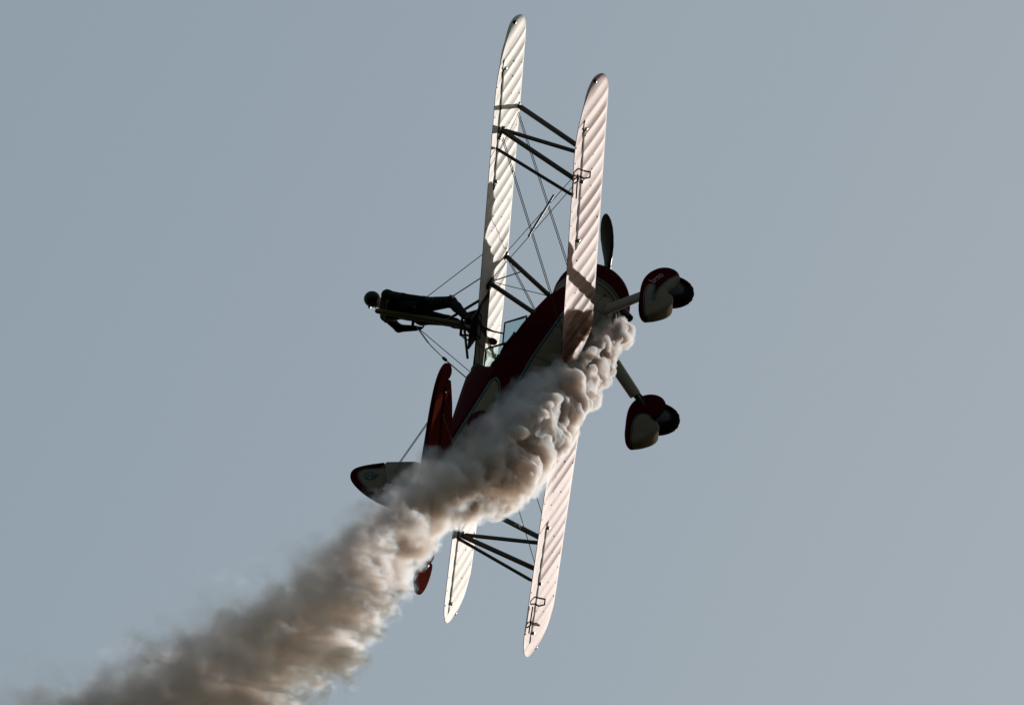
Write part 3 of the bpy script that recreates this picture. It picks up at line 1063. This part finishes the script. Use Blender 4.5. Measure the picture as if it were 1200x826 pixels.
for a, hx in ((ankR, .0), (ankL, .0)):
    bone(a + V3((-.045, 0, -.045)), a + V3((.06, 0, -.05)), .044, .044, .02); bone(a + V3((.06, 0, -.05)), a + V3((.165, 0, -.058)), .042, .032, .02)
bone(shR, elR, .060, .046); bone(elR, haR, .046, .032); bone(shL, elL, .060, .046); bone(elL, haL, .046, .032)
B += hand_bones(haR, (haR - elR), (.2, 1, 0)) + hand_bones(haL, (haL - elL), (.1, -1, -.1))


def person_mat(c):
    h = np.array(head)
    m = np.zeros(len(c), int)
    face = (c[:, 2] > 2.945) & (c[:, 1] > .015)
    nk = (c[:, 2] > 2.955)
    m[face | nk] = 1
    return m


body = body_from('body', B, .0085, [M['suit'], M['skin']], person, person_mat, fat=1.2)
hel = ellipsoid('helmet', tuple(head + V3((-.006, -.018, .030))), (.112, .112, .115), M['helmet'], person)
ellipsoid('helmet_peak', tuple(head + V3((.0, .085, .055))), (.07, .05, .016), M['helmet'], hel.parent, rot=(rad(-20), 0, 0), seg=14)
for sx in (-1, 1):
    ellipsoid('goggle_lens', tuple(head + V3((sx * .036 + .004, .083, .008))), (.026, .014, .021), M['glass'], person, seg=12)
    ellipsoid('ear_cup', tuple(head + V3((sx * .10 - .004, .005, -.02))), (.022, .035, .042), M['helmet'], person, seg=12)
# safety vest and harness straps, following the body
def belt(name, c, rx, ry, r, mat, tilt=0.0):
    pts = [(c[0] + rx * math.cos(t), c[1] + ry * math.sin(t), c[2] + tilt * math.sin(t)) for t in [2 * math.pi * k / 24 for k in range(25)]]
    return tube(name, pts, r, mat, person, 6, 2.0 if False else 1.0)


belt('waist_belt', (-.14, 0, 2.53), .128, .128, .016, M['strap'])
belt('hip_strap', (-.12, 0, 2.40), .128, .19, .014, M['strap'], .02)
belt('leg_strap', tuple(hipR.lerp(kneeR, .35)), .092, .092, .011, M['strap'])
belt('leg_strap', tuple(hipL.lerp(kneeL, .35)), .092, .092, .011, M['strap'])
for s in (-1, 1):
    tube('shoulder_strap', [(-.06, s * .09, 2.53), (-.055, s * .085, 2.72), (-.10, s * .085, 2.90), (-.18, s * .085, 2.945), (-.28, s * .08, 2.88), (-.315, s * .06, 2.74), (-.275, s * .05, 2.54)], .014, M['strap'], person, 6)

pilot = bpy.data.objects.new('person', None); COL.objects.link(pilot)
pilot.matrix_world = PLANE_MAT
tag(pilot, 'pilot in dark helmet sitting low in the rear open cockpit behind the windscreen', 'person')
PB = [((-1.30, 0, .72), (-1.30, 0, .92), .15, .14, .05), ((-1.30, -.15, .92), (-1.30, .15, .92), .075, .075, .05), ((-1.30, 0, .95), (-1.29, 0, 1.08), .06, .055, .03),
      ((-1.285, 0, 1.14), (-1.285, 0, 1.16), .085, .088, .03), ((-1.25, 0, 1.10), (-1.22, 0, 1.085), .055, .035, .03), ((-1.20, 0, 1.13), (-1.185, 0, 1.115), .013, .012, .01),
      ((-1.30, -.17, .90), (-1.18, -.26, .70), .058, .046, .03), ((-1.30, .17, .90), (-1.18, .26, .70), .058, .046, .03)]
body_from('body', PB, .013, [M['suit'], M['skin']], pilot, lambda c: ((c[:, 2] > 1.03) & (c[:, 0] > -1.26)).astype(int))
ellipsoid('helmet', (-1.30, 0, 1.165), (.108, .105, .105), M['helmet'], pilot)

# ------------------------------------------------------------------ smoke trail
rng = np.random.default_rng(11)
PATH = np.array([(0.551, -0.17, -0.276), (0.067, -0.22, -0.287), (-0.724, -0.33, -0.325), (-1.602, -0.45, -0.32), (-2.953, -0.62, -0.259), (-4.69, -0.8, -0.279), (-6.2, -0.88, 0.153), (-7.724, -0.9, 0.489), (-9.204, -0.9, 0.483), (-10.691, -0.87, 0.826), (-11.832, -0.82, 1.237), (-13.365, -0.8, 1.93), (-15.225, -0.8, 2.707), (-17.05, -0.8, 3.469)])
RAD = np.array([0.103, 0.196, 0.287, 0.345, 0.425, 0.500, 0.420, 0.493, 0.796, 0.936, 1.006, 1.076, 1.147, 1.228])
seg = np.linalg.norm(np.diff(PATH, axis=0), axis=1); cum = np.concatenate([[0], np.cumsum(seg)])


def on_path(s):
    return np.array([np.interp(s, cum, PATH[:, i]) for i in range(3)]), np.interp(s, cum, RAD)


balls = []
s = 0.0
def rdir():
    v = rng.normal(size=3); return v / np.linalg.norm(v)
while s < cum[-1]:
    c, R = on_path(s)
    tail = min(1.0, s / 6.0)
    c = c + rdir() * R * .12
    r0 = R * rng.uniform(.62, .78); balls.append((*c, r0))
    for _ in range(14):
        d = rdir(); r1 = R * rng.uniform(.20, .36); c1 = c + d * (R * rng.uniform(.62, .86)); balls.append((*c1, r1))
        for _ in range(7):
            d2 = rdir() + d * .8; d2 /= np.linalg.norm(d2); r2 = r1 * rng.uniform(.30, .52); c2 = c1 + d2 * r1 * rng.uniform(.8, 1.0); balls.append((*c2, r2))
            for _ in range(5):
                d3 = rdir() + d2 * .8; d3 /= np.linalg.norm(d3); r3 = r2 * rng.uniform(.34, .55)
                if r3 < .014: continue
                c3 = c2 + d3 * r2 * rng.uniform(.8, 1.0); balls.append((*c3, r3))
    s += R * .42
balls = np.array(balls)
# grid laid along the trail: rotate so that its long side follows the path
ax = PATH[-1] - PATH[0]; ax /= np.linalg.norm(ax)
bx = np.cross([0, 1, 0], ax); bx /= np.linalg.norm(bx); cx_ = np.cross(ax, bx)
ROT = np.stack([ax, bx, cx_])          # rows
lc = balls[:, :3] @ ROT.T
HV = .023
lo = lc.min(0) - balls[:, 3].max() - .1; hi = lc.max(0) + balls[:, 3].max() + .1
nn = np.ceil((hi - lo) / HV).astype(int) + 1
fld = np.full(nn, .2, np.float32)
for (x, y, z), r in zip(lc, balls[:, 3]):
    q = r + .10
    i0 = np.maximum(((np.array((x, y, z)) - q - lo) / HV).astype(int), 0); i1 = np.minimum(((np.array((x, y, z)) + q - lo) / HV).astype(int) + 2, nn)
    gx = (lo[0] + HV * np.arange(i0[0], i1[0]) - x)[:, None, None]; gy = (lo[1] + HV * np.arange(i0[1], i1[1]) - y)[None, :, None]; gz = (lo[2] + HV * np.arange(i0[2], i1[2]) - z)[None, None, :]
    d = np.sqrt(gx * gx + gy * gy + gz * gz) - r
    sl = (slice(i0[0], i1[0]), slice(i0[1], i1[1]), slice(i0[2], i1[2]))
    fld[sl] = np.minimum(fld[sl], d)
def lattice_noise(cell, seed, amp):
    g = np.random.default_rng(seed).normal(size=tuple((np.array(fld.shape) * HV / cell).astype(int) + 3)).astype(np.float32)
    for a in range(3):
        t = np.arange(fld.shape[a]) * HV / cell; i = t.astype(int); f = (t - i).astype(np.float32); f = f * f * (3 - 2 * f)
        sh = [1, 1, 1]; sh[a] = -1
        g = np.take(g, i, a) * (1 - f.reshape(sh)) + np.take(g, i + 1, a) * f.reshape(sh)
    return g * amp
for cell, seed, amp in ((.34, 1, .055), (.16, 2, .036), (.085, 3, .024), (.05, 4, .012)):
    fld += lattice_noise(cell, seed, amp)
xs_ = (lo[0] + HV * np.arange(fld.shape[0]))[:, None, None]
back_ = np.clip((xs_ - 1.5) / 6.0, 0, 1) if False else np.clip((HV * np.arange(fld.shape[0]) - 2.5) / 6.0, 0, 1)[:, None, None]
fld -= (.16 * back_).astype(np.float32)
V, Q = surface_nets(fld, lo, HV)
V = V @ ROT
sm, snt, sb = new_mat('smoke_volume')
snt.nodes.remove(sb)
out = snt.nodes['Material Output']
tc = snt.nodes.new('ShaderNodeTexCoord')
sx = snt.nodes.new('ShaderNodeSeparateXYZ'); snt.links.new(tc.outputs['Object'], sx.inputs[0])
dens = snt.nodes.new('ShaderNodeValToRGB')      # density along the trail
mr = snt.nodes.new('ShaderNodeMapRange'); mr.inputs['From Min'].default_value = 1.0; mr.inputs['From Max'].default_value = -17.0
snt.links.new(sx.outputs['X'], mr.inputs['Value']); snt.links.new(mr.outputs[0], dens.inputs[0])
de = dens.color_ramp.elements
for el_, (p_, v_) in zip([de[0], de[1]], ((0.0, .75), (1.0, .095))): el_.position = p_; el_.color = (v_, v_, v_, 1)
for p_, v_ in ((.10, .62), (.22, .50), (.38, .34), (.6, .155)):
    q = de.new(p_); q.color = (v_, v_, v_, 1)
ns = snt.nodes.new('ShaderNodeTexNoise'); ns.inputs['Scale'].default_value = 3.0; ns.inputs['Detail'].default_value = 5; ns.inputs['Roughness'].default_value = .62
snt.links.new(tc.outputs['Object'], ns.inputs['Vector'])
nr = snt.nodes.new('ShaderNodeMapRange'); nr.inputs['From Min'].default_value = .40; nr.inputs['From Max'].default_value = .58
nr.inputs['To Min'].default_value = .08; nr.inputs['To Max'].default_value = 1.0
snt.links.new(ns.outputs['Fac'], nr.inputs['Value'])
mu = snt.nodes.new('ShaderNodeMath'); mu.operation = 'MULTIPLY'
snt.links.new(dens.outputs[0], mu.inputs[0]); snt.links.new(nr.outputs[0], mu.inputs[1])
# the veil thins out on the trail's upper (left wing-up) side: signed distance from the trail's axis
def path_curve(k):
    n = snt.nodes.new('ShaderNodeFloatCurve')
    pts = [((1.0 - p[0]) / 19.0, (p[k] + 1.0) / 6.0) for p in PATH]
    c = n.mapping.curves[0]
    c.points[0].location = (0.0, pts[0][1]); c.points[1].location = (1.0, pts[-1][1])
    for p in pts[1:-1]: c.points.new(*p)
    n.mapping.update()
    return n
mx_ = snt.nodes.new('ShaderNodeMath'); mx_.operation = 'MULTIPLY_ADD'; mx_.inputs[1].default_value = -1 / 19.0; mx_.inputs[2].default_value = 1 / 19.0
snt.links.new(sx.outputs['X'], mx_.inputs[0])
def mth(op, a, b, c=None):
    n = snt.nodes.new('ShaderNodeMath'); n.operation = op
    for i, v in enumerate((a, b, c)):
        if v is None: continue
        if hasattr(v, 'links'): snt.links.new(v, n.inputs[i])
        else: n.inputs[i].default_value = v
    return n.outputs[0]
off = []
for k, ax_, wgt in ((1, 'Y', -.543), (2, 'Z', .823)):
    n = path_curve(k); snt.links.new(mx_.outputs[0], n.inputs['Value'])
    dd = mth('SUBTRACT', sx.outputs[ax_], mth('MULTIPLY_ADD', n.outputs[0], 6.0, -1.0))
    if k == 1: dY = dd
    else: dZ = dd
    off.append(mth('MULTIPLY', dd, wgt))
rc = snt.nodes.new('ShaderNodeFloatCurve')
c_ = rc.mapping.curves[0]; c_.points[0].location = (0, RAD[0] / 2); c_.points[1].location = (1, RAD[-1] / 2)
for p, q in zip(PATH[1:-1], RAD[1:-1]): c_.points.new((1.0 - p[0]) / 19.0, q / 2)
rc.mapping.update()
snt.links.new(mx_.outputs[0], rc.inputs['Value'])
side = mth('DIVIDE', mth('ADD', off[0], off[1]), mth('MULTIPLY', rc.outputs[0], 2.0))
sm_ = snt.nodes.new('ShaderNodeMapRange'); sm_.interpolation_type = 'SMOOTHSTEP'
sm_.inputs['From Min'].default_value = .0; sm_.inputs['From Max'].default_value = .85
sm_.inputs['To Min'].default_value = 1.0; sm_.inputs['To Max'].default_value = .10
snt.links.new(side, sm_.inputs['Value'])
# ragged edge: distance from the axis in radii, broken up by noise, softer the farther back
rho = mth('SQRT', mth('ADD', mth('POWER', dY, 2.0), mth('POWER', dZ, 2.0)), None)
rho = mth('DIVIDE', rho, mth('MULTIPLY', rc.outputs[0], 2.0))
n3 = snt.nodes.new('ShaderNodeTexNoise'); n3.inputs['Scale'].default_value = 1.5; n3.inputs['Detail'].default_value = 5
n3.inputs['Roughness'].default_value = .62; n3.inputs['Distortion'].default_value = .15
snt.links.new(tc.outputs['Object'], n3.inputs['Vector'])
back = snt.nodes.new('ShaderNodeMapRange'); back.inputs['From Min'].default_value = -3.0; back.inputs['From Max'].default_value = -9.0
snt.links.new(sx.outputs['X'], back.inputs['Value'])
edge = mth('ADD', mth('SUBTRACT', mth('MULTIPLY_ADD', back.outputs[0], -.60, 1.75), rho), mth('MULTIPLY', mth('SUBTRACT', n3.outputs['Fac'], .5), mth('MULTIPLY_ADD', back.outputs[0], 2.0, 1.6)))
ed = snt.nodes.new('ShaderNodeMapRange'); ed.interpolation_type = 'SMOOTHSTEP'
ed.inputs['From Min'].default_value = 0.0
snt.links.new(mth('MULTIPLY_ADD', back.outputs[0], .15, .45), ed.inputs['From Max'])
snt.links.new(edge, ed.inputs['Value'])
m2_out = mth('MULTIPLY', mth('MULTIPLY', mth('MULTIPLY', mu.outputs[0], sm_.outputs[0]), ed.outputs[0]), 34.0)
vol = snt.nodes.new('ShaderNodeVolumeScatter')
vol.inputs['Color'].default_value = (.735, .865, 1.0, 1)
vol.inputs['Anisotropy'].default_value = .5
ab = snt.nodes.new('ShaderNodeVolumeAbsorption'); ab.inputs['Color'].default_value = (.73, .69, .68, 1)
m3 = snt.nodes.new('ShaderNodeMath'); m3.operation = 'MULTIPLY'; m3.inputs[1].default_value = .55
abr = snt.nodes.new('ShaderNodeMapRange'); abr.inputs['From Min'].default_value = .5; abr.inputs['From Max'].default_value = -7.0
abr.inputs['To Min'].default_value = 1.15; abr.inputs['To Max'].default_value = .58
snt.links.new(sx.outputs['X'], abr.inputs['Value']); snt.links.new(abr.outputs[0], m3.inputs[1])
snt.links.new(m2_out, m3.inputs[0]); snt.links.new(m3.outputs[0], ab.inputs['Density'])
snt.links.new(m2_out, vol.inputs['Density'])
ad = snt.nodes.new('ShaderNodeAddShader'); snt.links.new(vol.outputs[0], ad.inputs[0]); snt.links.new(ab.outputs[0], ad.inputs[1])
snt.links.new(ad.outputs[0], out.inputs['Volume'])
smoke = mesh_np('smoke', V, Q, sm)
smoke.matrix_world = PLANE_MAT
tag(smoke, 'thick billowing tan and grey smoke trail streaming back from the nose of the biplane', 'smoke', kind='stuff')
print('smoke faces', len(Q), 'balls', len(balls), 'grid', nn)
